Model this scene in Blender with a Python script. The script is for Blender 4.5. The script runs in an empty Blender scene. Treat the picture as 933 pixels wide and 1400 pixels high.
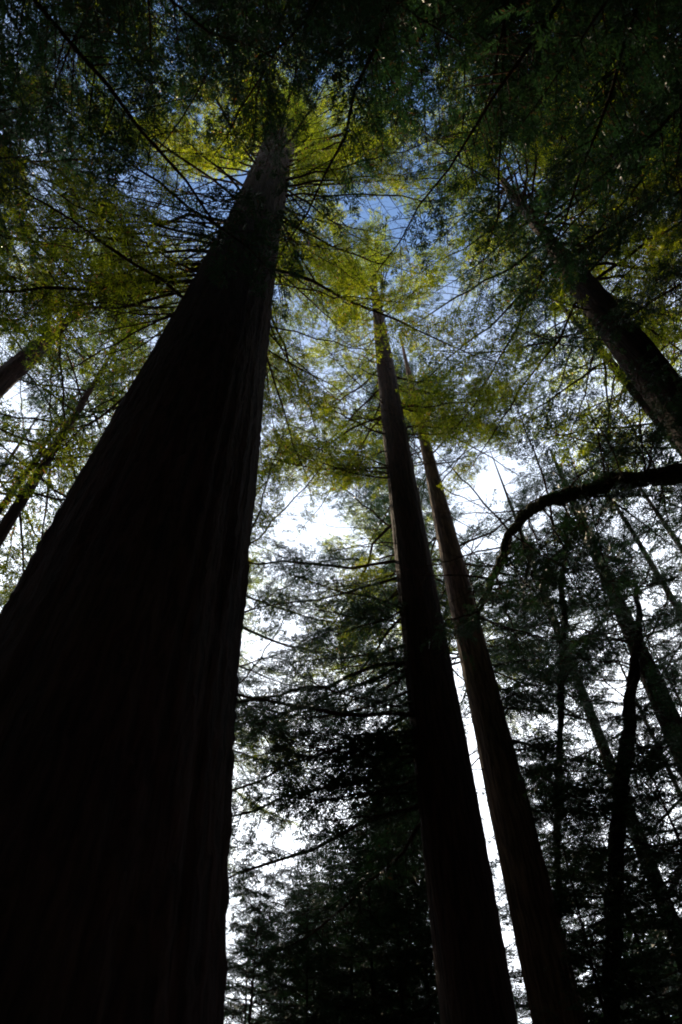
import bpy, math, random
import numpy as np
from mathutils import Vector, Matrix

# ------------------------------------------------------------------ camera, sky, sun, exposure
sc = bpy.context.scene
PXW, PXH, FPX = 933.0, 1400.0, 933.33          # pixel frame the photograph was measured in
ELEV, ROLL = math.radians(53.5), math.radians(2.1)
CAM = Vector((0, 0, 1.6))
FW = Vector((0, math.cos(ELEV), math.sin(ELEV)))
_r0 = Vector((1, 0, 0)); _u0 = Vector((0, -math.sin(ELEV), math.cos(ELEV)))
RT = _r0 * math.cos(ROLL) - _u0 * math.sin(ROLL)
UP = _u0 * math.cos(ROLL) + _r0 * math.sin(ROLL)

def ray(px, py):
    return FW + RT * ((px - PXW / 2) / FPX) - UP * ((py - PXH / 2) / FPX)

cam_data = bpy.data.cameras.new("camera")
cam = bpy.data.objects.new("camera", cam_data)
sc.collection.objects.link(cam)
cam_data.sensor_fit = 'VERTICAL'; cam_data.sensor_height = 36.0; cam_data.lens = 24.0
cam_data.clip_start = 0.05; cam_data.clip_end = 4000
cam.matrix_world = Matrix((
    (RT.x, UP.x, -FW.x, CAM.x), (RT.y, UP.y, -FW.y, CAM.y),
    (RT.z, UP.z, -FW.z, CAM.z), (0, 0, 0, 1)))
cam_data.dof.use_dof = True; cam_data.dof.focus_distance = 13.0; cam_data.dof.aperture_fstop = 1.8
sc.camera = cam

SUN_DIR = ray(185, 700).normalized()            # the sun stands behind the big trunk
sun_el = math.asin(SUN_DIR.z)
world = bpy.data.worlds.new("World"); sc.world = world; world.use_nodes = True
wn = world.node_tree.nodes; wl = world.node_tree.links
for n in list(wn): wn.remove(n)
out = wn.new('ShaderNodeOutputWorld'); bg = wn.new('ShaderNodeBackground')
sky = wn.new('ShaderNodeTexSky'); sky.sky_type = 'NISHITA'; sky.sun_disc = False
sky.sun_elevation = sun_el
sky.sun_rotation = math.atan2(SUN_DIR.x, SUN_DIR.y)
sky.altitude = 50; sky.air_density = 1.5; sky.dust_density = 0.3; sky.ozone_density = 6.0
# low haze: the air is whiter and brighter towards the horizon, all the way round
geo = wn.new('ShaderNodeTexCoord'); sep = wn.new('ShaderNodeSeparateXYZ'); hz = wn.new('ShaderNodeMapRange')
hz.inputs[1].default_value = 0.60; hz.inputs[2].default_value = 0.96; hz.inputs[3].default_value = 1.0; hz.inputs[4].default_value = 0.0
mixh = wn.new('ShaderNodeMixRGB'); mixh.inputs[2].default_value = (16.5, 17.4, 18.8, 1)
wl.new(geo.outputs['Generated'], sep.inputs[0]); wl.new(sep.outputs[2], hz.inputs[0]); wl.new(hz.outputs[0], mixh.inputs[0])
wl.new(sky.outputs[0], mixh.inputs[1]); wl.new(mixh.outputs[0], bg.inputs[0]); bg.inputs[1].default_value = 0.15
wl.new(bg.outputs[0], out.inputs[0])

sun_data = bpy.data.lights.new("sun", 'SUN'); sun_data.energy = 5.0; sun_data.angle = math.radians(0.53)
sun_data.color = (1.0, 0.80, 0.56)
sun = bpy.data.objects.new("sun", sun_data); sc.collection.objects.link(sun)
sun.rotation_euler = (-SUN_DIR).to_track_quat('-Z', 'Y').to_euler()
sun.location = (0, 0, 60)

sc.view_settings.view_transform = 'Standard'; sc.view_settings.look = 'None'
sc.view_settings.exposure = 0.12; sc.view_settings.gamma = 1.0
sc.cycles.max_bounces = 5; sc.cycles.diffuse_bounces = 1; sc.cycles.glossy_bounces = 1
sc.cycles.transmission_bounces = 3; sc.cycles.transparent_max_bounces = 4
sc.cycles.filter_width = 1.9

rng = np.random.default_rng(11)
random.seed(11)

# ------------------------------------------------------------------ materials
def new_mat(name):
    m = bpy.data.materials.new(name); m.use_nodes = True
    nt = m.node_tree
    for n in list(nt.nodes): nt.nodes.remove(n)
    o = nt.nodes.new('ShaderNodeOutputMaterial')
    return m, nt, o

def bark_material(name, c1, c2, rough=0.9):
    m, nt, o = new_mat(name)
    N, L = nt.nodes, nt.links
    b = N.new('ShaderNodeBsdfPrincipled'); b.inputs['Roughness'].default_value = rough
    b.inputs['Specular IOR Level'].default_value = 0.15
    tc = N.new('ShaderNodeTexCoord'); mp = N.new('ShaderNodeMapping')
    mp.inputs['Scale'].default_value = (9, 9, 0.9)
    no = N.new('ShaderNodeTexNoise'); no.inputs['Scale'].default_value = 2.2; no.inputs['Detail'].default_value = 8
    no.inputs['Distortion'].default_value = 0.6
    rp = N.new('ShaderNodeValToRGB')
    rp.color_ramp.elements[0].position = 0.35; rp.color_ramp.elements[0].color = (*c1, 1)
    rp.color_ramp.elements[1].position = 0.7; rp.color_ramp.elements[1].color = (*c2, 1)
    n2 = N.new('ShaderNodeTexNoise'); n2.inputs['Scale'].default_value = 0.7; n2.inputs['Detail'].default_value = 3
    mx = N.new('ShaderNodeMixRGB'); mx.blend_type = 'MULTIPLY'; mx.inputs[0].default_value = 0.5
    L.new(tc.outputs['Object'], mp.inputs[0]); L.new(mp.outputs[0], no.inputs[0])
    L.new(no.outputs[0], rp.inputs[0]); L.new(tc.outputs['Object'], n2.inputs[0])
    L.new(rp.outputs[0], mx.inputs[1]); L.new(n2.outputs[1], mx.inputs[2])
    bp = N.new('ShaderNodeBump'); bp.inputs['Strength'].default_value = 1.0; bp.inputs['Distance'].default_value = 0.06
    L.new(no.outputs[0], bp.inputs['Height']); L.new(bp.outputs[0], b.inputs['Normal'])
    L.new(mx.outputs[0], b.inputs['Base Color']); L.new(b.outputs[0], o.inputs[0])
    return m

def leaf_material(name, c_dark, c_light, trans, tfac=0.5, rust=(0.55, 0.24, 0.06)):
    m, nt, o = new_mat(name)
    N, L = nt.nodes, nt.links
    geo = N.new('ShaderNodeNewGeometry'); oi = N.new('ShaderNodeObjectInfo')
    tc = N.new('ShaderNodeTexCoord')
    no = N.new('ShaderNodeTexNoise'); no.inputs['Scale'].default_value = 2.0; no.inputs['Detail'].default_value = 2
    L.new(tc.outputs['Object'], no.inputs[0])
    a1 = N.new('ShaderNodeMath'); a1.operation = 'ADD'
    L.new(geo.outputs['Random Per Island'], a1.inputs[0]); L.new(no.outputs[0], a1.inputs[1])
    a2 = N.new('ShaderNodeMath'); a2.operation = 'MULTIPLY_ADD'; a2.inputs[1].default_value = 0.5
    L.new(oi.outputs['Random'], a2.inputs[0]); L.new(a1.outputs[0], a2.inputs[2])
    mr = N.new('ShaderNodeMapRange'); mr.inputs[1].default_value = 0.4; mr.inputs[2].default_value = 2.0
    L.new(a2.outputs[0], mr.inputs[0])
    mx = N.new('ShaderNodeMixRGB'); mx.inputs[1].default_value = (*c_dark, 1); mx.inputs[2].default_value = (*c_light, 1)
    L.new(mr.outputs[0], mx.inputs[0])
    d = N.new('ShaderNodeBsdfPrincipled'); d.inputs['Roughness'].default_value = 0.36
    d.inputs['Specular IOR Level'].default_value = 0.5
    L.new(mx.outputs[0], d.inputs['Base Color'])
    pw = N.new('ShaderNodeMath'); pw.operation = 'POWER'; pw.inputs[1].default_value = 2.3; L.new(mr.outputs[0], pw.inputs[0])
    tcol = N.new('ShaderNodeMixRGB'); tcol.inputs[1].default_value = (*trans[0], 1); tcol.inputs[2].default_value = (*trans[1], 1)
    L.new(pw.outputs[0], tcol.inputs[0])
    # a few dead, rust coloured sprays among the green
    dead = N.new('ShaderNodeMath'); dead.operation = 'GREATER_THAN'; dead.inputs[1].default_value = 0.97
    L.new(geo.outputs['Random Per Island'], dead.inputs[0])
    dm = N.new('ShaderNodeMixRGB'); dm.inputs[2].default_value = (*rust, 1); L.new(dead.outputs[0], dm.inputs[0]); L.new(tcol.outputs[0], dm.inputs[1])
    db = N.new('ShaderNodeMixRGB'); db.inputs[2].default_value = (0.12, 0.05, 0.02, 1); L.new(dead.outputs[0], db.inputs[0]); L.new(mx.outputs[0], db.inputs[1])
    L.new(db.outputs[0], d.inputs['Base Color'])
    t = N.new('ShaderNodeBsdfTranslucent'); L.new(dm.outputs[0], t.inputs[0])
    ms = N.new('ShaderNodeMixShader'); ms.inputs[0].default_value = tfac
    L.new(d.outputs[0], ms.inputs[1]); L.new(t.outputs[0], ms.inputs[2]); L.new(ms.outputs[0], o.inputs[0])
    return m

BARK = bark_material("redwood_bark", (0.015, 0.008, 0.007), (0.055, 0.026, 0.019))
BARK_PALE = bark_material("pale_bark", (0.045, 0.028, 0.02), (0.19, 0.12, 0.08))
BARK_MOSS = bark_material("mossy_bark", (0.03, 0.035, 0.012), (0.13, 0.12, 0.05))
TWIG = bark_material("twig_bark", (0.03, 0.016, 0.011), (0.10, 0.05, 0.03))
LEAF = leaf_material("redwood_needles", (0.018, 0.035, 0.010), (0.05, 0.08, 0.018), ((0.02, 0.06, 0.004), (0.86, 0.94, 0.03)), 0.66)
LEAF_DARK = leaf_material("shaded_needles", (0.015, 0.034, 0.018), (0.035, 0.07, 0.03), ((0.02, 0.06, 0.02), (0.05, 0.11, 0.03)), 0.35, (0.10, 0.055, 0.025))  # darker copy of the needles, with shade put into its colour

# ------------------------------------------------------------------ mesh helpers
class MB:
    def __init__(s):
        s.v = []; s.q = []; s.m = []; s.n = 0
    def add(s, v, q, mat=0):
        s.v.append(np.asarray(v, dtype=np.float32)); s.q.append(np.asarray(q, dtype=np.int32) + s.n)
        s.m.append(np.full(len(q), mat, dtype=np.int32)); s.n += len(v)
    def tube(s, pts, rad, sides=6, mat=0, rough=0.0):
        pts = np.asarray(pts, float); rad = np.asarray(rad, float); k = len(pts)
        t = np.gradient(pts, axis=0); t /= np.linalg.norm(t, axis=1)[:, None] + 1e-9
        ref = np.tile([0.0, 0.0, 1.0], (k, 1)); ref[np.abs(t[:, 2]) > 0.9] = [1.0, 0, 0] if abs(t[0, 2]) > 0.9 else [0, 1.0, 0]
        if abs(t[0, 2]) > 0.9: ref[:] = [1.0, 0, 0]
        a = np.cross(ref, t); a /= np.linalg.norm(a, axis=1)[:, None] + 1e-9
        b = np.cross(t, a)
        th = np.linspace(0, 2 * np.pi, sides, endpoint=False)
        R = rad[:, None] * np.ones((1, sides))
        if rough: R = R * (1 + rough * rng.normal(size=R.shape))
        v = pts[:, None, :] + R[..., None] * (np.cos(th)[None, :, None] * a[:, None, :] + np.sin(th)[None, :, None] * b[:, None, :])
        i = np.arange(k - 1)[:, None]; j = np.arange(sides)[None, :]; j2 = (j + 1) % sides
        q = np.stack([i * sides + j, i * sides + j2, (i + 1) * sides + j2, (i + 1) * sides + j], -1).reshape(-1, 4)
        s.add(v.reshape(-1, 3), q, mat)
    def arrays(s):
        return np.concatenate(s.v), np.concatenate(s.q), np.concatenate(s.m)

def mesh_from(name, V, Q, M, mats, smooth=False):
    me = bpy.data.meshes.new(name)
    me.vertices.add(len(V)); me.vertices.foreach_set("co", np.ascontiguousarray(V, dtype=np.float32).ravel())
    me.loops.add(len(Q) * 4); me.loops.foreach_set("vertex_index", np.ascontiguousarray(Q, dtype=np.int32).ravel())
    me.polygons.add(len(Q)); me.polygons.foreach_set("loop_start", np.arange(0, len(Q) * 4, 4, dtype=np.int32))
    me.polygons.foreach_set("material_index", np.ascontiguousarray(M, dtype=np.int32))
    if smooth: me.polygons.foreach_set("use_smooth", np.ones(len(Q), dtype=bool))
    me.update(calc_edges=True)
    for m in mats: me.materials.append(m)
    return me

def link(name, me, parent=None, mw=None):
    o = bpy.data.objects.new(name, me); sc.collection.objects.link(o)
    if parent is not None: o.parent = parent
    if mw is not None: o.matrix_local = mw
    return o

def unit(v): return v / (np.linalg.norm(v, axis=-1, keepdims=True) + 1e-9)

def clump(P, size, seed=0):
    """smooth pseudo-noise, about -1..1, with lumps of the given size in metres"""
    r_ = np.random.default_rng(seed + 77); P = np.asarray(P, float); v = np.zeros(P.shape[:-1])
    for _ in range(7):
        k = r_.normal(0, 1, 3); k *= r_.uniform(2.2, 4.2) / (np.linalg.norm(k) * size)
        v += np.sin(P @ k + r_.uniform(0, 6.3))
    return v / 2.2

# ------------------------------------------------------------------ branch templates: wood + needles, tip on +X at (L,0,0)
def leaves_on(P, D, S, step, ll, lw, out_v):
    """P start points, D vectors (with length), S plane side vectors -> rhombic needle sprays, both sides of each twig."""
    for p, d, s in zip(P, D, S):
        L = np.linalg.norm(d); n = max(3, int(L / step)); t = (np.arange(n) + rng.random(n) * 0.8) / n
        u = d / L
        for side in (-1, 1):
            base = p + d * t[:, None]
            ang = np.radians(rng.uniform(28, 62, n))
            dirn = unit(u * np.cos(ang)[:, None] + s * (side * np.sin(ang))[:, None] + rng.normal(0, 0.22, (n, 3)))
            ln = ll * rng.uniform(0.55, 1.25, n) * (1.1 - 0.55 * t)
            wv = unit(np.cross(dirn, unit(np.cross(u, s)) + rng.normal(0, 0.35, (n, 3)))) * (lw * rng.uniform(0.7, 1.2, n))[:, None]
            a = base; c = base + dirn * ln[:, None]; m = base + dirn * (ln * 0.45)[:, None]
            out_v.append(np.stack([a, m + wv * .5, c, m - wv * .5], 1).reshape(-1, 3))

def branch_template(L, sag, seed_dens=1.0, leafy=True, ll=0.084, lw=0.017, r0=None, start=0.12):
    wood, lv = MB(), []
    sd_ = int(rng.integers(9999)); cl = lambda q_: clump(q_, 0.75, sd_)
    k = 14; s = np.linspace(0, 1, k)
    wig = np.cumsum(rng.normal(0, 0.008 * L, (k, 3)), 0); wig -= wig[0] + (wig[-1] - wig[0]) * s[:, None]
    ax = np.stack([L * s, np.zeros(k), -sag * L * 4 * s * (1 - s)], 1) + wig
    r0 = r0 or 0.0052 * L + 0.009
    wood.tube(ax, r0 * (1 - 0.86 * s) ** 1.0, 6, rough=0.08)
    def at(u):
        x = u * (k - 1); i = min(int(x), k - 2); f = x - i
        return ax[i] * (1 - f) + ax[i + 1] * f, unit(ax[i + 1] - ax[i]), 
    n2 = int(L / 0.10 * seed_dens) if leafy else int(L / 0.17)
    for i in range(n2):
        u = start + (1 - start) * (i + rng.random() * 0.8) / n2
        p, t = at(min(u, 0.999))
        side = 1 if i % 2 else -1
        if not leafy and rng.random() < 0.45: continue
        l2 = (0.10 * L + 0.55) * (1.12 - 0.8 * u) * rng.uniform(0.45, 1.2) * (min(1, (u - start) / 0.25 + 0.35))
        a = math.radians(rng.uniform(38, 68))
        d2 = unit(t * math.cos(a) + np.array([0, side * math.sin(a), 0]) + np.array([0, 0, rng.normal(-0.12, 0.22)]))
        ks = np.linspace(0, 1, 5)
        droop = rng.uniform(0.05, 0.25)
        tw = p + d2 * (l2 * ks)[:, None] + np.array([0, 0, -droop * l2])[None, :] * (ks ** 2)[:, None] + t * (0.15 * l2 * ks ** 2)[:, None] + rng.normal(0, 0.015, (5, 3)) * ks[:, None]
        wood.tube(tw, (0.0035 + 0.008 * l2) * (1 - 0.75 * ks), 3)
        n3 = max(3, int(l2 / (0.052 if leafy else 0.085)))
        P, D, S = [], [], []
        for j in range(n3):
            v = (j + rng.random()) / n3; x = v * 4; ii = min(int(x), 3); f = x - ii
            q = tw[ii] * (1 - f) + tw[ii + 1] * f; tt = unit(tw[ii + 1] - tw[ii])
            sd = 1 if j % 2 else -1
            pl = unit(np.cross(np.array([0, 0, 1.0]) + rng.normal(0, 0.35, 3), tt))
            b = math.radians(rng.uniform(30, 60))
            l3 = (0.10 + 0.28 * l2) * (1.1 - 0.7 * v) * rng.uniform(0.6, 1.2)
            d3 = unit(tt * math.cos(b) + pl * sd * math.sin(b) + np.array([0, 0, rng.normal(-0.18, 0.2)])) * l3
            if leafy:
                if cl(q) < -0.4: continue
                P.append(q); D.append(d3); S.append(unit(np.cross(np.array([0, 0, 1.0]) + rng.normal(0, 0.4, 3), d3)))
            elif rng.random() < 0.35:
                wood.tube(np.array([q, q + d3 * 0.6, q + d3 * 1.1 + rng.normal(0, 0.02, 3)]), [0.005, 0.004, 0.002], 3)
        if leafy and (P or cl(tw[3]) > -.4):
            P.append(tw[3]); D.append((tw[4] - tw[3]) * 1.3); S.append(unit(np.cross([0, 0, 1.0], tw[4] - tw[3])))
            leaves_on(P, D, S, 0.024, ll, lw, lv)
    w = wood.arrays()
    if leafy:
        V = np.concatenate(lv); Q = np.arange(len(V)).reshape(-1, 4)
        return (L, w, (V, Q, np.zeros(len(Q), dtype=np.int32)))
    return (L, w, None)

TPL = {}
def make_class(key, n, L, sags, **kw):
    TPL[key] = []
    for i in range(n):
        t = branch_template(L, sags[i % len(sags)], **kw)
        wm = mesh_from("branch_wood", *t[1], [TWIG], smooth=True)
        fm = mesh_from("foliage", *t[2], [LEAF]) if t[2] else None
        TPL[key].append((t[0], wm, fm, t))
make_class('short', 4, 2.4, [0.0, 0.05, 0.02], start=0.10)
make_class('mid', 5, 4.2, [0.02, 0.07, 0.04], start=0.16)
make_class('long', 4, 7.0, [0.03, 0.06, 0.05], start=0.25)
make_class('bare', 4, 2.6, [0.05, 0.10, -0.03], leafy=False, start=0.15)
make_class('barelong', 5, 6.0, [0.03, 0.06, 0.01, 0.04, -0.02], leafy=False, r0=0.027, start=0.2)
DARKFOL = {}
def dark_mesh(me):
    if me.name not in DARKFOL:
        c = me.copy(); c.materials[0] = LEAF_DARK; DARKFOL[me.name] = c  # same foliage, shade put into the needle colour
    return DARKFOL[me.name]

GAPS = [(612, 655, 690, 770), (338, 930, 372, 968), (395, 1145, 455, 1205), (612, 870, 650, 1050)]
OPEN_TO_SUN = [(Vector(CAM) + ray(x, y) * d, r) for x, y, d, r in [
    (592, 668, 19, .7), (606, 735, 17.2, .6), (25, 500, 20, 1.4), (215, 400, 15, 2.3), (130, 440, 15, 2.0), (420, 490, 18, 2.2), (380, 450, 16, 1.6),
    (470, 590, 17, 1.8), (640, 520, 16, 1.8), (660, 610, 14, 1.8), (760, 560, 14, 1.8), (60, 610, 16, 1.8), (60, 270, 16, 1.5), (600, 380, 22, 1.8), (410, 150, 24, 1.8),
    (700, 180, 20, 1.8), (480, 720, 15, 1.5), (700, 720, 10, 1.2), (790, 350, 16, 1.2), (750, 60, 22, 1.6)]]
def blocks_sun(p):
    for o_, r_ in OPEN_TO_SUN:
        w = p - o_; a = w.dot(SUN_DIR)
        if a > r_ + .8 and (w - SUN_DIR * a).length < r_ and (r_ < 1.45 or random.random() < .12): return True
    return False
THIN = [(60, 160, 190, 260), (170, 235, 330, 320), (0, 0, 50, 90), (440, 225, 530, 285), (540, 290, 600, 340), (560, 600, 700, 660), (740, 490, 800, 620), (90, 560, 170, 640), (200, 20, 260, 60), (640, 20, 680, 90)]
def in_gap(p):
    d = p - CAM; z = d.dot(FW)
    if z < .1: return False
    x = PXW / 2 + FPX * d.dot(RT) / z; y = PXH / 2 - FPX * d.dot(UP) / z
    h_ = math.hypot(d.x, d.y)
    if h_ < 12 and -15 < x < 62 and 465 < y < 560: return True
    if h_ < 9.8 and ((513 < x < 548 and 470 < y < 600) or (518 < x < 565 and 600 < y < 900)): return True
    if h_ < 11.5 and ((583 < x < 606 and 640 < y < 720) or (597 < x < 640 and 700 < y < 860)): return True
    return any(a < x < c and b < y < e for a, b, c, e in GAPS) or (random.random() < .5 and any(a < x < c and b < y < e for a, b, c, e in THIN))

def place_branch(tree, root, p0, p1, key=None, dark=False, wood_mat=None):
    # the photograph shows openings in the canopy: no leafy branch grows across them
    if key not in ('bare', 'barelong') and any(in_gap(p0.lerp(p1, t)) for t in (.45, .6, .75, .9, 1.0)): return None
    if key not in ('bare', 'barelong') and any(blocks_sun(p0.lerp(p1, t)) for t in (.3, .5, .7, .9)): return None
    """one branch of a tree (a part) with its foliage (a sub-part), from p0 on the trunk to the tip p1"""
    d = p1 - p0; L = d.length
    if key is None:
        key = 'short' if L < 3.1 else ('mid' if L < 5.4 else 'long')
    T = random.choice(TPL[key])
    s = L / T[0]
    x = d.normalized(); y = Vector((0, 0, 1)).cross(x)
    if y.length < 1e-3: y = Vector((0, 1, 0))
    y.normalize(); z = x.cross(y)
    roll = random.uniform(-0.3, 0.3); y2 = y * math.cos(roll) + z * math.sin(roll); z2 = x.cross(y2)
    flip = random.choice((-1, 1))
    sw = max(0.75, min(1.35, s)) if key not in ('bare', 'barelong') else s
    M = Matrix(((x.x * s, y2.x * sw * flip, z2.x * sw, p0.x - root.x), (x.y * s, y2.y * sw * flip, z2.y * sw, p0.y - root.y),
                (x.z * s, y2.z * sw * flip, z2.z * sw, p0.z - root.z), (0, 0, 0, 1)))
    b = link('branch', T[1], tree, M)
    if T[2]:
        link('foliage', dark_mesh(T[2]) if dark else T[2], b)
    return b

# ------------------------------------------------------------------ trunks
def trunk_mesh(pts, rad, sides, rings, furrow=0.05, seed=0, mat=BARK):
    """pts/rad: control polyline in local coordinates; furrowed, buttressed, slightly wandering"""
    pts = np.asarray(pts, float); rad = np.asarray(rad, float)
    seg = np.r_[0, np.cumsum(np.linalg.norm(np.diff(pts, axis=0), axis=1))]
    u = np.linspace(0, seg[-1], rings)
    P = np.stack([np.interp(u, seg, pts[:, i]) for i in range(3)], 1); R = np.interp(u, seg, rad)
    r_ = np.random.default_rng(seed)
    th = np.linspace(0, 2 * np.pi, sides, endpoint=False)
    F = np.zeros((rings, sides))
    for f, a in ((int(sides / 3.1), 0.5), (int(sides / 4.7), 0.7), (int(sides / 8), 0.5), (3, 0.35)):
        ph = np.cumsum(r_.normal(0, 0.16, rings)) ; amp = a * (0.65 + 0.35 * np.sin(np.cumsum(r_.normal(0, 0.3, rings)))[:, None])
        F += amp * np.sin(f * th[None, :] + ph[:, None])
    F += r_.normal(0, 0.25, F.shape)
    bul = np.cumsum(r_.normal(0, 1, (rings, 3)), 0); bul -= bul.mean(0); bul /= np.abs(bul).max(0) + 1e-6   # slow swellings up the stem
    F += bul[:, :1] + bul[:, 1:2] * np.sin(th + 1)[None, :] + bul[:, 2:] * np.cos(2 * th)[None, :]
    t = np.gradient(P, axis=0); t /= np.linalg.norm(t, axis=1)[:, None]
    a = np.cross([0, 1.0, 0], t); a = unit(a); b = np.cross(t, a)
    RR = R[:, None] * (1 + furrow * F)
    V = P[:, None, :] + RR[..., None] * (np.cos(th)[None, :, None] * a[:, None, :] + np.sin(th)[None, :, None] * b[:, None, :])
    i = np.arange(rings - 1)[:, None]; j = np.arange(sides)[None, :]; j2 = (j + 1) % sides
    Q = np.stack([i * sides + j, i * sides + j2, (i + 1) * sides + j2, (i + 1) * sides + j], -1).reshape(-1, 4)
    return mesh_from("trunk", V.reshape(-1, 3), Q, np.zeros(len(Q), dtype=np.int32), [mat], smooth=True)

def closest_on_ray_to_line(px, py, A, D):
    """point on line A+tD closest to the view ray through the pixel, and its depth along the lens axis"""
    r = ray(px, py); w = A - CAM
    a, b, c = D.dot(D), D.dot(r), r.dot(r); d, e = D.dot(w), r.dot(w)
    t = (b * e - c * d) / (a * c - b * b)
    return A + D * t

class Tree:
    pass

def make_tree(name, label, cat, p_lo, p_hi, dist, widths, height, group=None, sides=28, rings=90, furrow=0.05,
              mat=BARK, seed=1, lean_fix=None):
    r = ray(*p_lo); hor = math.hypot(r.x, r.y); P1 = CAM + r * (dist / hor)
    r2 = ray(*p_hi)
    # point on the upper ray nearest to the plumb line through P1
    w = CAM - P1; Z = Vector((0, 0, 1))
    a, b, c = r2.dot(r2), r2.dot(Z), 1.0; d, e = r2.dot(w), Z.dot(w)
    t = (b * e - c * d) / (a * c - b * b)
    P2 = CAM + r2 * t
    D = (P2 - P1).normalized()
    base = P1 - D * (P1.z / D.z)
    T = Tree(); T.base = Vector(base); T.D = D
    hs, rs = [], []
    for (px, py, wd) in widths:
        q = closest_on_ray_to_line(px, py, base, D); depth = (q - CAM).dot(FW)
        hs.append(q.z); rs.append(wd * 0.5 * depth / FPX)
    o = np.argsort(hs); hs = list(np.array(hs)[o]); rs = list(np.array(rs)[o])
    T.height = height
    H = [0, 0.6, 1.6] + hs + [height]
    R = [rs[0] * 1.5, rs[0] * 1.28, rs[0] * 1.16] + rs + [0.03]
    k = [i for i in range(len(H)) if i < 3 or i == len(H) - 1 or H[i] > H[2] + 0.3]
    H = np.array(H)[k]; R = np.array(R)[k]
    T.H, T.R = H, R
    root = bpy.data.objects.new(name, None); sc.collection.objects.link(root)
    root.location = base; root['label'] = label; root['category'] = cat
    if group: root['group'] = group
    T.root = root
    pts = [D * (h / D.z) for h in H]
    me = trunk_mesh([tuple(p) for p in pts], R, sides, rings, furrow, seed, mat)
    T.trunk = link('trunk', me, root)
    return T

def on_axis(T, h): return T.base + T.D * (h / T.D.z)
def h_at(T, px, py): return closest_on_ray_to_line(px, py, T.base, T.D).z

def hero(T, py_start, end_px, dz, key=None, dark=False, px_start=None):
    """branch that starts on the trunk at picture height py_start and whose tip is seen at end_px, dz above/below its root"""
    lo, hi = 0.5, T.height
    for _ in range(40):                         # height of the axis point seen at that picture row
        m = (lo + hi) / 2; q = on_axis(T, m) - CAM
        y = PXH / 2 - FPX * q.dot(UP) / q.dot(FW)
        if y > py_start: lo = m
        else: hi = m
    h = (lo + hi) / 2; p0 = on_axis(T, h)
    r = ray(*end_px); t = (h + dz - CAM.z) / r.z
    p1 = CAM + r * t
    return place_branch(T.root, T.base, p0, p1, key, dark)

def void(p):
    return clump(np.array([p.x, p.y, p.z]), 2.6, 5) < -0.55
def crown(T, h0, h1, n, lmax, dark=False, bare=0.0, up=0.35, droop=-0.15, lmin=1.2, clear_h=0, prof=0.6):
    ga = random.random() * 6.28
    for i in range(n):
        f = (i + random.random() * 0.7) / n; h = h0 + (h1 - h0) * f
        ga += 2.39996 + random.uniform(-0.35, 0.35)
        L = max(lmin, lmax * (1 - f) ** prof * random.uniform(0.7, 1.1) * (0.75 + min(f * 4, 0.25)))
        e = droop + (up - droop) * f + random.uniform(-0.15, 0.15)
        p0 = on_axis(T, h)
        p1 = p0 + Vector((math.cos(ga) * math.cos(e), math.sin(ga) * math.cos(e), math.sin(e))) * L
        tc = (CAM - p0); tc.z = 0; tc.normalize()
        if h < clear_h and (p1 - p0).normalized().dot(tc) > .3: continue
        key = None
        if void(p0.lerp(p1, .65)): continue
        if random.random() < bare: key = 'bare' if L < 4 else 'barelong'
        place_branch(T.root, T.base, p0, p1, key, dark)

# ================================================================== ground
gm, nt, o = new_mat("forest_floor")
b = nt.nodes.new('ShaderNodeBsdfPrincipled'); no = nt.nodes.new('ShaderNodeTexNoise'); no.inputs['Scale'].default_value = 1.3
no.inputs['Detail'].default_value = 9
rp = nt.nodes.new('ShaderNodeValToRGB'); rp.color_ramp.elements[0].color = (0.02, 0.014, 0.009, 1); rp.color_ramp.elements[1].color = (0.075, 0.045, 0.025, 1)
tc = nt.nodes.new('ShaderNodeTexCoord'); nt.links.new(tc.outputs['Object'], no.inputs[0])
nt.links.new(no.outputs[0], rp.inputs[0]); nt.links.new(rp.outputs[0], b.inputs['Base Color']); b.inputs['Roughness'].default_value = 1
nt.links.new(b.outputs[0], o.inputs[0])
gx = np.concatenate([np.linspace(-60, 60, 81)]); G = []
X, Y = np.meshgrid(gx, gx); Zg = -0.02 + 0.12 * np.sin(X * 0.37 + 1) * np.sin(Y * 0.29) + 0.04 * rng.normal(size=X.shape)
edge = (np.abs(X) > 59.9) | (np.abs(Y) > 59.9)
Xs = X.copy(); Ys = Y.copy(); Xs[edge] *= 25; Ys[edge] *= 25; Zg[edge] = 0
n = 81; i = np.arange(n - 1)[:, None]; j = np.arange(n - 1)[None, :]
Q = np.stack([i * n + j, i * n + j + 1, (i + 1) * n + j + 1, (i + 1) * n + j], -1).reshape(-1, 4)
g = link('ground', mesh_from("ground", np.stack([Xs, Ys, Zg - 0.1], -1).reshape(-1, 3), Q, np.zeros(len(Q), dtype=np.int32), [gm], smooth=True))
g['kind'] = 'structure'

# ================================================================== the near trees
# T1: the great trunk
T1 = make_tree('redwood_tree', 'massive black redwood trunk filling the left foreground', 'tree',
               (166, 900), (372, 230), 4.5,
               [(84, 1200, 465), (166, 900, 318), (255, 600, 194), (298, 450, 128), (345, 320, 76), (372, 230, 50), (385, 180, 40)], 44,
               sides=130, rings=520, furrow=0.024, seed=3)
# T2
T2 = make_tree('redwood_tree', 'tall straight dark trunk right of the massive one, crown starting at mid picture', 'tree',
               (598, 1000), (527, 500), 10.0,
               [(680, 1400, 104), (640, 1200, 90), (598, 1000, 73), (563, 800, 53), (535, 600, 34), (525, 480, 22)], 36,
               sides=60, rings=260, furrow=0.022, seed=4)
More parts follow.
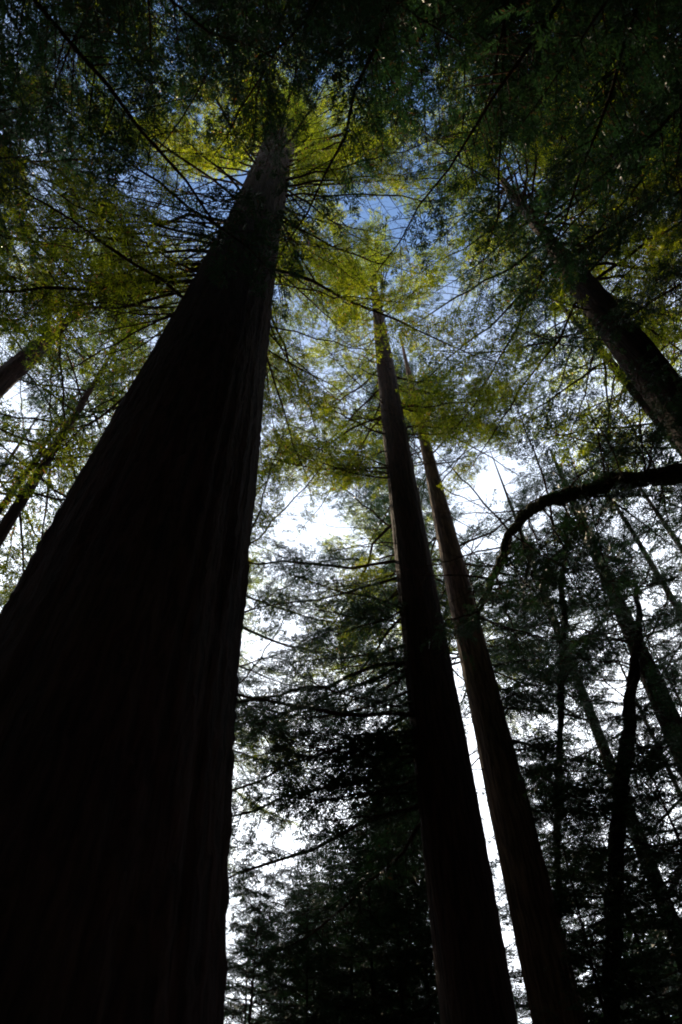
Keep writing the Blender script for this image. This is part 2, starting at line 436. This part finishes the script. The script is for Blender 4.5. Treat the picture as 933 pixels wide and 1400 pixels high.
# T3
T3 = make_tree('redwood_tree', 'slimmer paler trunk with sunlit upper left edge beside the straight dark trunk', 'tree',
               (673, 1000), (594, 660), 11.8,
               [(766, 1400, 72), (743, 1300, 68), (694, 1100, 56), (673, 1000, 47), (651, 900, 40), (632, 800, 33), (608, 700, 24), (591, 640, 17)], 30,
               sides=48, rings=240, furrow=0.025, mat=BARK_PALE, seed=5)
# T4
T4 = make_tree('redwood_tree', 'dark trunk slanting in from the upper right edge', 'tree',
               (905, 530), (745, 322), 7.2,
               [(933, 570, 55), (870, 480, 50), (800, 385, 34), (745, 325, 17)], 34, sides=50, rings=240, furrow=0.025, seed=6)
# T5
T5 = make_tree('redwood_tree', 'trunk with orange sunlit edge at the left picture edge', 'tree',
               (-60, 575), (50, 478), 12.5, [(-60, 575, 34), (0, 522, 30), (50, 478, 22)], 26, sides=40, rings=160, seed=7)
# T6
T6 = make_tree('redwood_tree', 'thin dark trunk low at the right picture edge under the arching limb', 'tree',
               (905, 960), (790, 700), 14.7, [(933, 1010, 32), (905, 960, 29), (850, 830, 20), (785, 690, 12)], 22, sides=36, rings=160, seed=8)

# hero branches of T1 (left fan, right fan)
for y, e, dz, k in [
    (432, (-10, 668), -1.5, None), (400, (-20, 560), -0.5, 'barelong'), (425, (30, 620), -1.0, 'barelong'),
    (385, (-40, 440), -0.4, None), (365, (-30, 380), 0.2, None), (350, (20, 300), 0.5, None), (338, (-30, 215), 1.0, None),
    (325, (60, 170), 1.2, None), (300, (-40, 20), 2.0, None), (285, (120, 60), 1.5, None), (270, (60, 240), 0.6, 'barelong'),
    (372, (90, 420), -0.6, 'barelong'), (318, (110, 330), 0.0, 'barelong'), (345, (130, 250), 0.3, 'barelong'),
    (250, (200, 0), 2.0, None), (240, (260, 60), 1.8, None), (235, (330, -20), 2.0, None),
    (250, (560, 270), 0.3, None), (262, (640, 300), 0.0, None), (300, (520, 400), -0.5, 'barelong'), (330, (470, 470), -0.8, 'barelong'),
    (345, (560, 520), -0.8, None), (290, (600, 380), 0.0, None), (270, (700, 270), 0.6, 'barelong'), (240, (560, 160), 1.2, None),
    (230, (480, 40), 1.5, None), (225, (640, 90), 2.0, None), (360, (440, 560), -1.0, None), (410, (430, 600), -1.0, 'barelong'),
    (780, (350, 700), 0.0, 'bare')]:
    if y < 700: hero(T1, y, e, dz, k)
for i in range(64):                            # the fan of long thin limbs on the left of the great trunk, a few on its right
    a = random.random(); y = 225 + 225 * a
    if i % 4: ex, ey = random.uniform(-20, 190), y + random.uniform(-.9, 1.0) * 130 + 30 * a
    else: ex, ey = random.uniform(450, 620), y + random.uniform(-30, 200)
    hero(T1, y, (ex, ey), random.uniform(-.6, 1.2), 'barelong')
crown(T1, h_at(T1, 300, 440), 42, 290, 8.0, clear_h=h_at(T1, 378, 215), up=0.6, droop=0.0, prof=0.7, bare=0.1)

# T2
for y, e, dz, k in [(784, (345, 778), 0.2, None), (830, (400, 880), -1.0, None), (870, (350, 900), -0.8, None), (905, (385, 985), -1.2, None),
                    (950, (345, 968), -0.4, None), (1010, (335, 1010), -0.3, None), (1018, (400, 1090), -0.9, None), (985, (430, 1060), -1.0, None),
                    (760, (400, 700), 0.5, None), (700, (380, 640), 0.8, None), (740, (420, 760), 0, 'bare'), (655, (360, 600), 0.5, None),
                    (600, (380, 520), 0.6, None), (560, (420, 450), 0.8, None), (550, (700, 610), 0, None), (545, (780, 680), -0.4, 'barelong'),
                    (590, (640, 560), 0.4, None), (640, (660, 620), 0.0, 'bare'), (575, (370, 560), 0.3, 'barelong'), (520, (370, 450), 0.4, 'barelong'),
                    (1040, (520, 1150), -0.8, None), (900, (455, 860), 0.2, None), (935, (500, 1010), -0.8, None), (860, (470, 800), 0.3, 'bare')]:
    hero(T2, y, e, dz, k, dark=y > 780)  # lower boughs take the needles with painted-in shade
crown(T2, h_at(T2, 533, 570), 35, 190, 6.4, clear_h=h_at(T2, 526, 455), up=0.6, droop=-0.1, bare=0.12)

# T2's long low fronds reaching left and back, hanging against the white sky
for i in range(27):
    f = (i + random.random()) / 27; h = h_at(T2, 620, 1110) * (1 - f) + h_at(T2, 540, 640) * f
    az = math.radians(random.uniform(95, 215)); L = random.uniform(3.2, 6.4); e = random.uniform(-.35, .1)
    p0 = on_axis(T2, h); place_branch(T2.root, T2.base, p0, p0 + Vector((math.cos(az) * math.cos(e), math.sin(az) * math.cos(e), math.sin(e))) * L, None, f < .75)

for i in range(16):
    y = random.uniform(640, 1060); hero(T2, y, (random.uniform(338, 440), y + random.uniform(-90, 80)), random.uniform(-.6, .6), None, dark=y > 800)
for y, e, dz in [(560, (640, 600), .2), (575, (625, 570), .5), (540, (600, 520), .6), (590, (650, 640), -.1), (610, (400, 660), .3), (650, (380, 700), .2), (690, (370, 740), 0), (720, (390, 700), .5),
                 (500, (450, 520), .5), (520, (620, 480), .5), (690, (440, 700), .4), (740, (365, 800), -.2)]:
    hero(T2, y, e, dz)
for i in range(16):
    y = random.uniform(490, 620); hero(T2, y, (random.uniform(585, 720), y + random.uniform(-30, 60)), random.uniform(-.2, .8))
for i in range(9):
    y = random.uniform(990, 1090); hero(T2, y, (random.uniform(335, 430), y + random.uniform(0, 60)), random.uniform(-.5, .3), None, dark=True)
for i in range(18):
    y = random.uniform(205, 265); hero(T1, y, (random.uniform(460, 640), random.uniform(130, 320)), random.uniform(0, 2))
for i in range(12):
    y = random.uniform(650, 740); hero(T2, y, (random.uniform(350, 430), y + random.uniform(-10, 30)), random.uniform(-.2, .4))
for i in range(8):
    y = random.uniform(640, 740); hero(T2, y, (random.uniform(370, 470), y + random.uniform(-60, 20)), random.uniform(.1, 1))
for i in range(10):
    y = random.uniform(490, 640); hero(T2, y, (random.uniform(360, 450), y + random.uniform(-130, 60)), random.uniform(-.3, .9), 'barelong')
# T3: short bare curved twigs, sparse low crown
for y, e, dz, k in [(720, (575, 690), 0.5, 'bare'), (745, (570, 755), 0.2, 'bare'), (790, (598, 820), -.2, 'bare'), (830, (590, 860), 0.0, 'bare'),
                    (880, (605, 950), -.3, 'bare'), (930, (610, 930), 0, 'bare'), (960, (600, 1010), -.3, 'bare'), (1000, (620, 1050), -.3, 'bare'),
                    (760, (700, 700), 0.8, 'bare'), (800, (690, 800), 0, 'bare'), (700, (640, 740), -.3, 'bare'), (860, (720, 830), 0.3, 'bare'),
                    (940, (760, 960), -0.2, None), (990, (740, 1010), -0.2, None), (905, (740, 900), 0, None), (1080, (800, 1110), -.2, None)]:
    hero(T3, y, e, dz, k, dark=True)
for i in range(16):
    y = random.uniform(850, 1080); hero(T3, y, (random.uniform(575, 625), y + random.uniform(-30, 90)), random.uniform(-.5, .3), 'bare')
for i in range(22):
    y = random.uniform(880, 1120); hero(T3, y, (random.uniform(730, 850), y + random.uniform(-60, 50)), random.uniform(-.5, .4), None, True)
crown(T3, h_at(T3, 600, 640), 29.5, 60, 3.8, clear_h=h_at(T3, 585, 600), up=0.5)

# T4
for y, e, dz, k in [(560, (700, 590), 0, None), (520, (650, 520), 0.3, None), (470, (620, 440), 0.5, 'barelong'), (450, (640, 560), -0.5, None),
                    (500, (760, 640), -0.6, None), (430, (660, 380), 0.6, None), (470, (900, 330), 1, None), (420, (930, 300), 1, None)]:
    hero(T4, y, e, dz, k)
crown(T4, h_at(T4, 800, 400), 33, 190, 6.6, clear_h=h_at(T4, 745, 325), up=0.6, droop=-0.05, bare=0.12)
crown(T5, h_at(T5, 30, 500), 33, 80, 6, up=0.5, bare=0.1)
crown(T6, 7.5, 21.5, 80, 5.0, dark=True, bare=0.1)

# ------------------------------------------------------------------ the arching stem from the right edge, and two slender stems
def bent_tree(name, label, pix, dists, widths, base, mat, leafy_px, n_br, key='short', dark=True, lmax=2.6):
    """pix: stem course in the picture, dists: depth of each point; the stem runs on to its base on the ground"""
    P = [CAM + ray(*p) * d for p, d in zip(pix, dists)]
    R_ = [w * .5 * d / FPX for w, d in zip(widths, dists)]
    base = Vector(base); root = bpy.data.objects.new(name, None); sc.collection.objects.link(root); root.location = base
    root['label'] = label; root['category'] = 'tree'
    pts = [base, base.lerp(P[0], .35) + Vector((0, 0, .8)), base.lerp(P[0], .7) + Vector((0, 0, .7))] + P
    rr = [R_[0] * 1.5, R_[0] * 1.25, R_[0] * 1.1] + R_
    pts = np.array([tuple(p - base) for p in pts]); u = np.arange(len(pts)); uu = np.linspace(0, len(pts) - 1, 110)
    q = np.stack([np.interp(uu, u, pts[:, k]) for k in range(3)], 1); r2 = np.interp(uu, u, rr)
    ker = np.array([1, 2, 3, 2, 1]) / 9.0; e = np.pad(q, ((2, 2), (0, 0)), 'edge')
    for k in range(3): q[:, k] = np.convolve(e[:, k], ker, 'valid')
    q[5:] += np.cumsum(rng.normal(0, .016, (105, 3)), 0)
    mb = MB(); mb.tube(q, r2 * (1 + .12 * np.sin(uu * 9) * np.sin(uu * 4.3)), 18, rough=.06)
    link('trunk', mesh_from("trunk", *mb.arrays(), [mat], smooth=True), root)
    for k in range(n_br):
        i = int(110 * (leafy_px + (1 - leafy_px) * (k + random.random()) / n_br)); i = min(i, 108)
        p0 = Vector(q[i]) + base; t = Vector(q[i + 1] - q[i]).normalized()
        d = Vector((random.gauss(0, 1), random.gauss(0, 1), random.gauss(-.1, .5))); d = (d - t * d.dot(t) * .6).normalized()
        L = random.uniform(.9, lmax)
        kk = key if random.random() < .6 else 'bare'
        place_branch(root, base, p0, p0 + d * L, kk, dark)
    return root
bent_tree('leaning_tree', 'mossy dark stem arching in from the right edge and bending down beside the paler trunk',
          [(1010, 636), (933, 648), (860, 662), (800, 678), (752, 690), (716, 711), (690, 741), (671, 775), (655, 810), (638, 850)],
          [8.6, 8.6, 8.7, 8.8, 9.0, 9.2, 9.4, 9.6, 9.8, 10], [30, 27, 24, 21, 18, 15, 12, 10, 8, 4], (8.2, 4.2, 0), BARK_MOSS, .22, 90, dark=True, lmax=2.0)
bent_tree('young_conifer', 'slender dark upright stem wrapped in foliage near the right edge below the arching stem',
          [(848, 1500), (857, 1250), (862, 1100), (868, 980), (872, 880), (868, 800)], [10.5, 11.5, 12.2, 13, 13.8, 14.6], [24, 22, 20, 17, 11, 5],
          (4.6, 9.6, 0), BARK, .35, 75, 'short')
bent_tree('young_conifer', 'thin dark stem hanging straight below the bend of the arching stem',
          [(770, 1450), (782, 1150), (787, 950), (786, 820), (788, 700)], [11.5, 13, 14.2, 15.2, 16.5], [9, 9, 9, 9, 6],
          (4.0, 10.8, 0), BARK, .35, 40, 'short')

# ------------------------------------------------------------------ background trees: trunk > branch/foliage joined as crown, shared meshes
def crown_mesh(H, h0, n, lmax, leafmat, thin=1.0, seed=0, cut=-0.5):
    r_ = np.random.default_rng(seed); W = MB(); VL = []; nq = 0
    ga = 0.0
    for i in range(n):
        f = (i + r_.random()) / n; h = h0 + (H - h0) * f; ga += 2.4 + r_.uniform(-.4, .4)
        L = max(0.9, lmax * (1 - f) ** 0.7 * r_.uniform(0.65, 1.1) * (0.7 + min(f * 4, .3)))
        T = TPL['short' if L < 3.1 else 'mid'][r_.integers(4)][3]
        s = L / T[0]; sy = max(.8, min(1.3, s)); e = -0.2 + 0.6 * f + r_.uniform(-.15, .15)
        x = np.array([math.cos(ga) * math.cos(e), math.sin(ga) * math.cos(e), math.sin(e)]); y = unit(np.cross([0, 0, 1.0], x)); z = np.cross(x, y)
        R = np.stack([x * s, y * sy, z * sy], 0)
        p0 = np.array([0, 0, h])
        V, Q, _ = T[1]; V2 = V @ R + p0; W.add(V2, Q, 0)
        V, Q, _ = T[2]
        V4 = V.reshape(-1, 4, 3); keep = (r_.random(len(V4)) < thin) & (clump(V4.mean(1) @ R + p0, 1.9, seed) > cut)
        V4 = V4[keep]; c = V4.mean(1, keepdims=True); V4 = c + (V4 - c) * (1.0 / math.sqrt(thin))
        V2 = V4.reshape(-1, 3) @ R + p0
        W.add(V2, np.arange(len(V2)).reshape(-1, 4), 1)
    return mesh_from("crown", *W.arrays(), [TWIG, leafmat])
def plain_trunk(H, r, seed):
    h = np.array([0, .5, 1.5, H * .35, H * .7, H]); rr = np.array([1.5, 1.2, 1.05, .8, .45, .04]) * r
    w = np.random.default_rng(seed).normal(0, .08, (6, 2)); w[0] = 0
    return trunk_mesh([(a[0], a[1], b) for a, b in zip(w, h)], rr, 24, 60, 0.03, seed)
CROWNS = [crown_mesh(30, 3, 56, 5.0, LEAF, .42, 1), crown_mesh(30, 2, 60, 4.8, LEAF_DARK, .42, 2), crown_mesh(34, 16, 60, 7.0, LEAF, .5, 3), crown_mesh(34, 19, 56, 6.6, LEAF_DARK, .5, 5),
          crown_mesh(28, 13, 64, 6.6, LEAF_DARK, .6, 6)]
UNDER = crown_mesh(12, 0.3, 100, 4.2, LEAF_DARK, .7, 4, cut=-1.1)
TR = [plain_trunk(30, .24, 21), plain_trunk(30, .19, 22)]; TRU = plain_trunk(12, .07, 23)

def rear_tree(px, dist, H, h0, n, lmax, dark, label, xy=None):
    r = ray(px, 900); hor = math.hypot(r.x, r.y)
    T = Tree(); T.base = Vector((r.x / hor * dist, r.y / hor * dist, 0)); T.D = Vector((0, 0, 1)); T.height = H
    if xy: T.base = Vector((xy[0], xy[1], 0))
    T.root = bpy.data.objects.new('conifer_tree', None); sc.collection.objects.link(T.root); T.root.location = T.base
    T.root['label'] = label; T.root['category'] = 'tree'
    T.trunk = link('trunk', random.choice(TR), T.root); T.trunk.scale = (1, 1, H / 30.0)
    crown(T, h0, H - .5, n, lmax, dark, bare=.12, up=.5)
rear_tree(596, 15.5, 34, 18, 110, 6.8, True, 'tall conifer directly behind the straight dark trunk, its crown spreading above it')
rear_tree(602, 21, 36, 19, 110, 7.0, False, 'second conifer farther behind the straight dark trunk, crown lit yellow green')
rear_tree(653, 15, 33, 18, 110, 6.5, True, 'dark conifer hidden behind the paler trunk, its crown above it')
rear_tree(600, 18.5, 34, 17, 100, 6.8, True, 'middle one of three conifers in line behind the straight dark trunk')
rear_tree(778, 16, 26, 3.5, 120, 4.6, True, 'dark bushy conifer standing right of the paler trunk under the arching stem')
rear_tree(300, 12, 30, 9.5, 80, 5.4, False, 'yellow green conifer just behind the massive trunk, boughs showing right of it at mid height')
for x_, y_, h0_, lab in [(4.6, -2.6, 10, 'tree rooted behind the viewer, dark boughs over the top right of the view'), (-5.0, -2.6, 10, 'tree rooted behind the viewer, dark boughs over the top left of the view'),
                         (9.0, 1.2, 11, 'tree outside the right edge, dark boughs over the slanting trunk'), (-9.6, 2.4, 12, 'tree outside the left edge, dark boughs reaching in above the great limbs'),
                         (-2.4, -3.3, 13, 'tree rooted behind the viewer, dark boughs crossing above the tip of the massive trunk'),
                         (2.4, -3.0, 12, 'tree rooted behind the viewer, dark boughs right of the tip of the massive trunk'),
                         (0.9, -2.7, 15, 'tree rooted behind the viewer, short dark boughs straight over the tip of the massive trunk'),
                         (0.4, -4.2, 13, 'tree rooted behind the viewer, dark boughs over the top centre of the view')]:
    rear_tree(0, 0, 30, h0_, 150, 7.0, True, lab, (x_, y_))
rear_tree(300, 18, 34, 13.5, 110, 7.0, True, 'dark conifer hidden behind the massive trunk, boughs showing right of it')
rear_tree(290, 26, 36, 17, 90, 7.0, False, 'yellow green conifer far behind the massive trunk')

def far_tree(px, py, dist, scale, cm, label, name='conifer_tree', under=False, group='conifers standing behind the near trunks'):
    r = ray(px, py); hor = math.hypot(r.x, r.y)
    root = bpy.data.objects.new(name, None); sc.collection.objects.link(root)
    root.location = (r.x / hor * dist, r.y / hor * dist, 0); root.rotation_euler = (random.uniform(-.02, .02), random.uniform(-.02, .02), random.random() * 6.28)
    root.scale = (scale,) * 3
    root['label'] = label; root['category'] = 'tree'; root['group'] = group
    link('trunk', TRU if under else random.choice(TR), root); link('crown', cm, root)
    return root
ORD = 'first second third fourth fifth sixth seventh eighth ninth tenth eleventh twelfth thirteenth fourteenth fifteenth sixteenth seventeenth eighteenth nineteenth twentieth'.split()
ORD += ['twenty ' + w for w in ORD[:9]] + ['thirtieth']
def ordinals(trees, text):
    """tell alike far trees apart by their place, counted from the left of the view"""
    for k, t in enumerate(sorted(trees, key=lambda o: math.atan2(o.location.x, o.location.y))): t['label'] = text % ORD[k]
A = 'tall conifer behind the near trunks'
FAR = []; LOW = []
for px, py, d, s, c in [(-150, 900, 19, 1.0, 0), (180, 900, 20, 1.15, 0), (120, 900, 33, 1.2, 0),
                        (260, 900, 36, 1, 0),
                        (850, 900, 31, 1.0, 1), (980, 900, 19, 1.0, 1),
                        (910, 900, 36, 1.1, 1), (1040, 900, 22, 1.1, 1)]:
    FAR.append(far_tree(px, py, d, s, CROWNS[c], A))
for px, py, d, s, c in [  (652, 900, 24, 1.1, 3), (120, 900, 17, .95, 2),
                        (-90, 900, 13, 1.0, 2), (1180, 900, 12, 1.0, 3), (1250, 900, 15, 1.1, 2), (-160, 900, 16, 1, 3)]:
    FAR.append(far_tree(px, py, d, s, CROWNS[c], A))
B = 'lower dark conifer at the bottom of the view between the big trunks'
for px, d, s in [(345, 17, 1.1), (400, 20, 1.25), (440, 15, 1.0), (490, 19, 1.35), (530, 15, 1.1), (580, 18, 1.4), (630, 21, 1.5), (460, 26, 1.7), (370, 30, 1.7), (560, 26, 1.9),
                 (350, 13, .95), (385, 15, 1.05), (420, 13, .9), (470, 14, 1.1), (505, 13, 1.05), (545, 13, 1.1), (590, 14, 1.2), (610, 16, 1.3), (430, 21, 1.5), (520, 22, 1.6),
                 (760, 15, 1.0), (800, 12, .85), (840, 18, 1.1), (880, 14, 1.0), (930, 16, 1.1), (760, 22, 1.3),  (975, 12, 1.0)]:
    LOW.append(far_tree(px, 1300, d, s * (.70 if px < 540 else .8), UNDER, B, under=True, group='lower conifers at the bottom of the view'))
ordinals(FAR, 'tall tangled backlit conifer behind the near trunks, %s of them from the left')
ordinals(LOW, 'low dark conifer along the bottom of the view, %s of them from the left')

def at_xy(x, y, scale, cm, label, parent=None, group='conifers standing behind the near trunks'):
    root = bpy.data.objects.new('conifer_tree' if parent is None else 'tree_clump', None); sc.collection.objects.link(root)
    root.location = (x, y, 0); root.rotation_euler = (0, 0, random.random() * 6.28); root.scale = (scale,) * 3
    root['label'] = label; root['category'] = 'tree'; root['group'] = group
    link('trunk', random.choice(TR), root); link('crown', cm, root)
    return root
D_ = 'tall dark conifer added round and over the viewer to close the canopy and shape light'  # trees added to close the canopy and hold back sky light
for x, y, s, c in [(-10, 3, 1.1, 3), (-6, -4, 1.1, 2), (0.5, -6, 1.15, 3), (6, -4, 1.1, 3), (11, 0, 1.15, 3), (-13, -3, 1.2, 1), (13, -5, 1.2, 1), (-8, -1, 1.1, 3), (8, -2, 1.1, 2), (-3.2, -4.2, 1.05, 3), (3, -3.8, 1.1, 3),
                   (9.5, 4, 1.1, 3), (2.2, -3.2, 1.1, 2), (-1.5, -4.5, 1.15, 3), (3.5, -2.8, 1.0, 4), (7.5, 0, 1.0, 4), (-4.2, -3.6, 1.0, 4), (0, -4.2, 1.1, 4), (6, -5, 1.1, 4), (10, 3.5, 1.1, 4), (-4.5, -7, 1.1, 1), (5, -9, 1.1, 1),
                   (-5, -11, 1.2, 1), (4, -12, 1.2, 1), (-15, 7, 1.1, 1), (14, 6, 1.1, 1), (0, -18, 1.2, 1), (-12, -12, 1.2, 1), (12, -13, 1.2, 1), (-18, 0, 1.2, 1), (19, -1, 1.2, 1),
                   (-2, -8, .6, 1), (5, -7, .6, 1), (-7, -6, .6, 1), (9, -3, .7, 1), (-10, -1, .6, 1)]:
    at_xy(x, y, s, CROWNS[c], D_, group='conifers added round and over the viewer to shape light')

# ------------------------------------------------------------------ leaf mass added behind and beside the viewer to cut low sky light
N_ = 150000; az = rng.uniform(math.radians(136), math.radians(404), N_); rr = rng.uniform(13, 42, N_) ; hh = rr * rng.random(N_) ** .8
cl = np.round(az * 9) / 9; az = az * .6 + cl * .4
far = rng.random(N_) < .38                       # part of it is the wooded slope far behind the view
az[far] = rng.uniform(math.radians(45), math.radians(135), far.sum()); rr[far] = rng.uniform(38, 52, far.sum()); hh[far] = 17 * rng.random(far.sum()) * (.75 + .25 * np.sin(az[far] * 17))
c = np.stack([np.cos(az) * rr, np.sin(az) * rr, hh], 1); d1 = unit(rng.normal(0, 1, (N_, 3)) * [1, 1, .6]); d2 = unit(np.cross(d1, rng.normal(0, 1, (N_, 3))))
l1 = rng.uniform(.3, .7, N_)[:, None]; l2 = l1 * .38
V = np.stack([c - d1 * l1, c + d2 * l2, c + d1 * l1, c - d2 * l2], 1).reshape(-1, 3)
wd = link('forest_light_blocker', mesh_from("forest_light_blocker", V, np.arange(len(V)).reshape(-1, 4), np.zeros(N_, dtype=np.int32), [LEAF_DARK]))
wd['kind'] = 'stuff'; wd['label'] = 'dark leaf mass added round the viewer to block sky light, with distant wood ahead'; wd['category'] = 'forest'
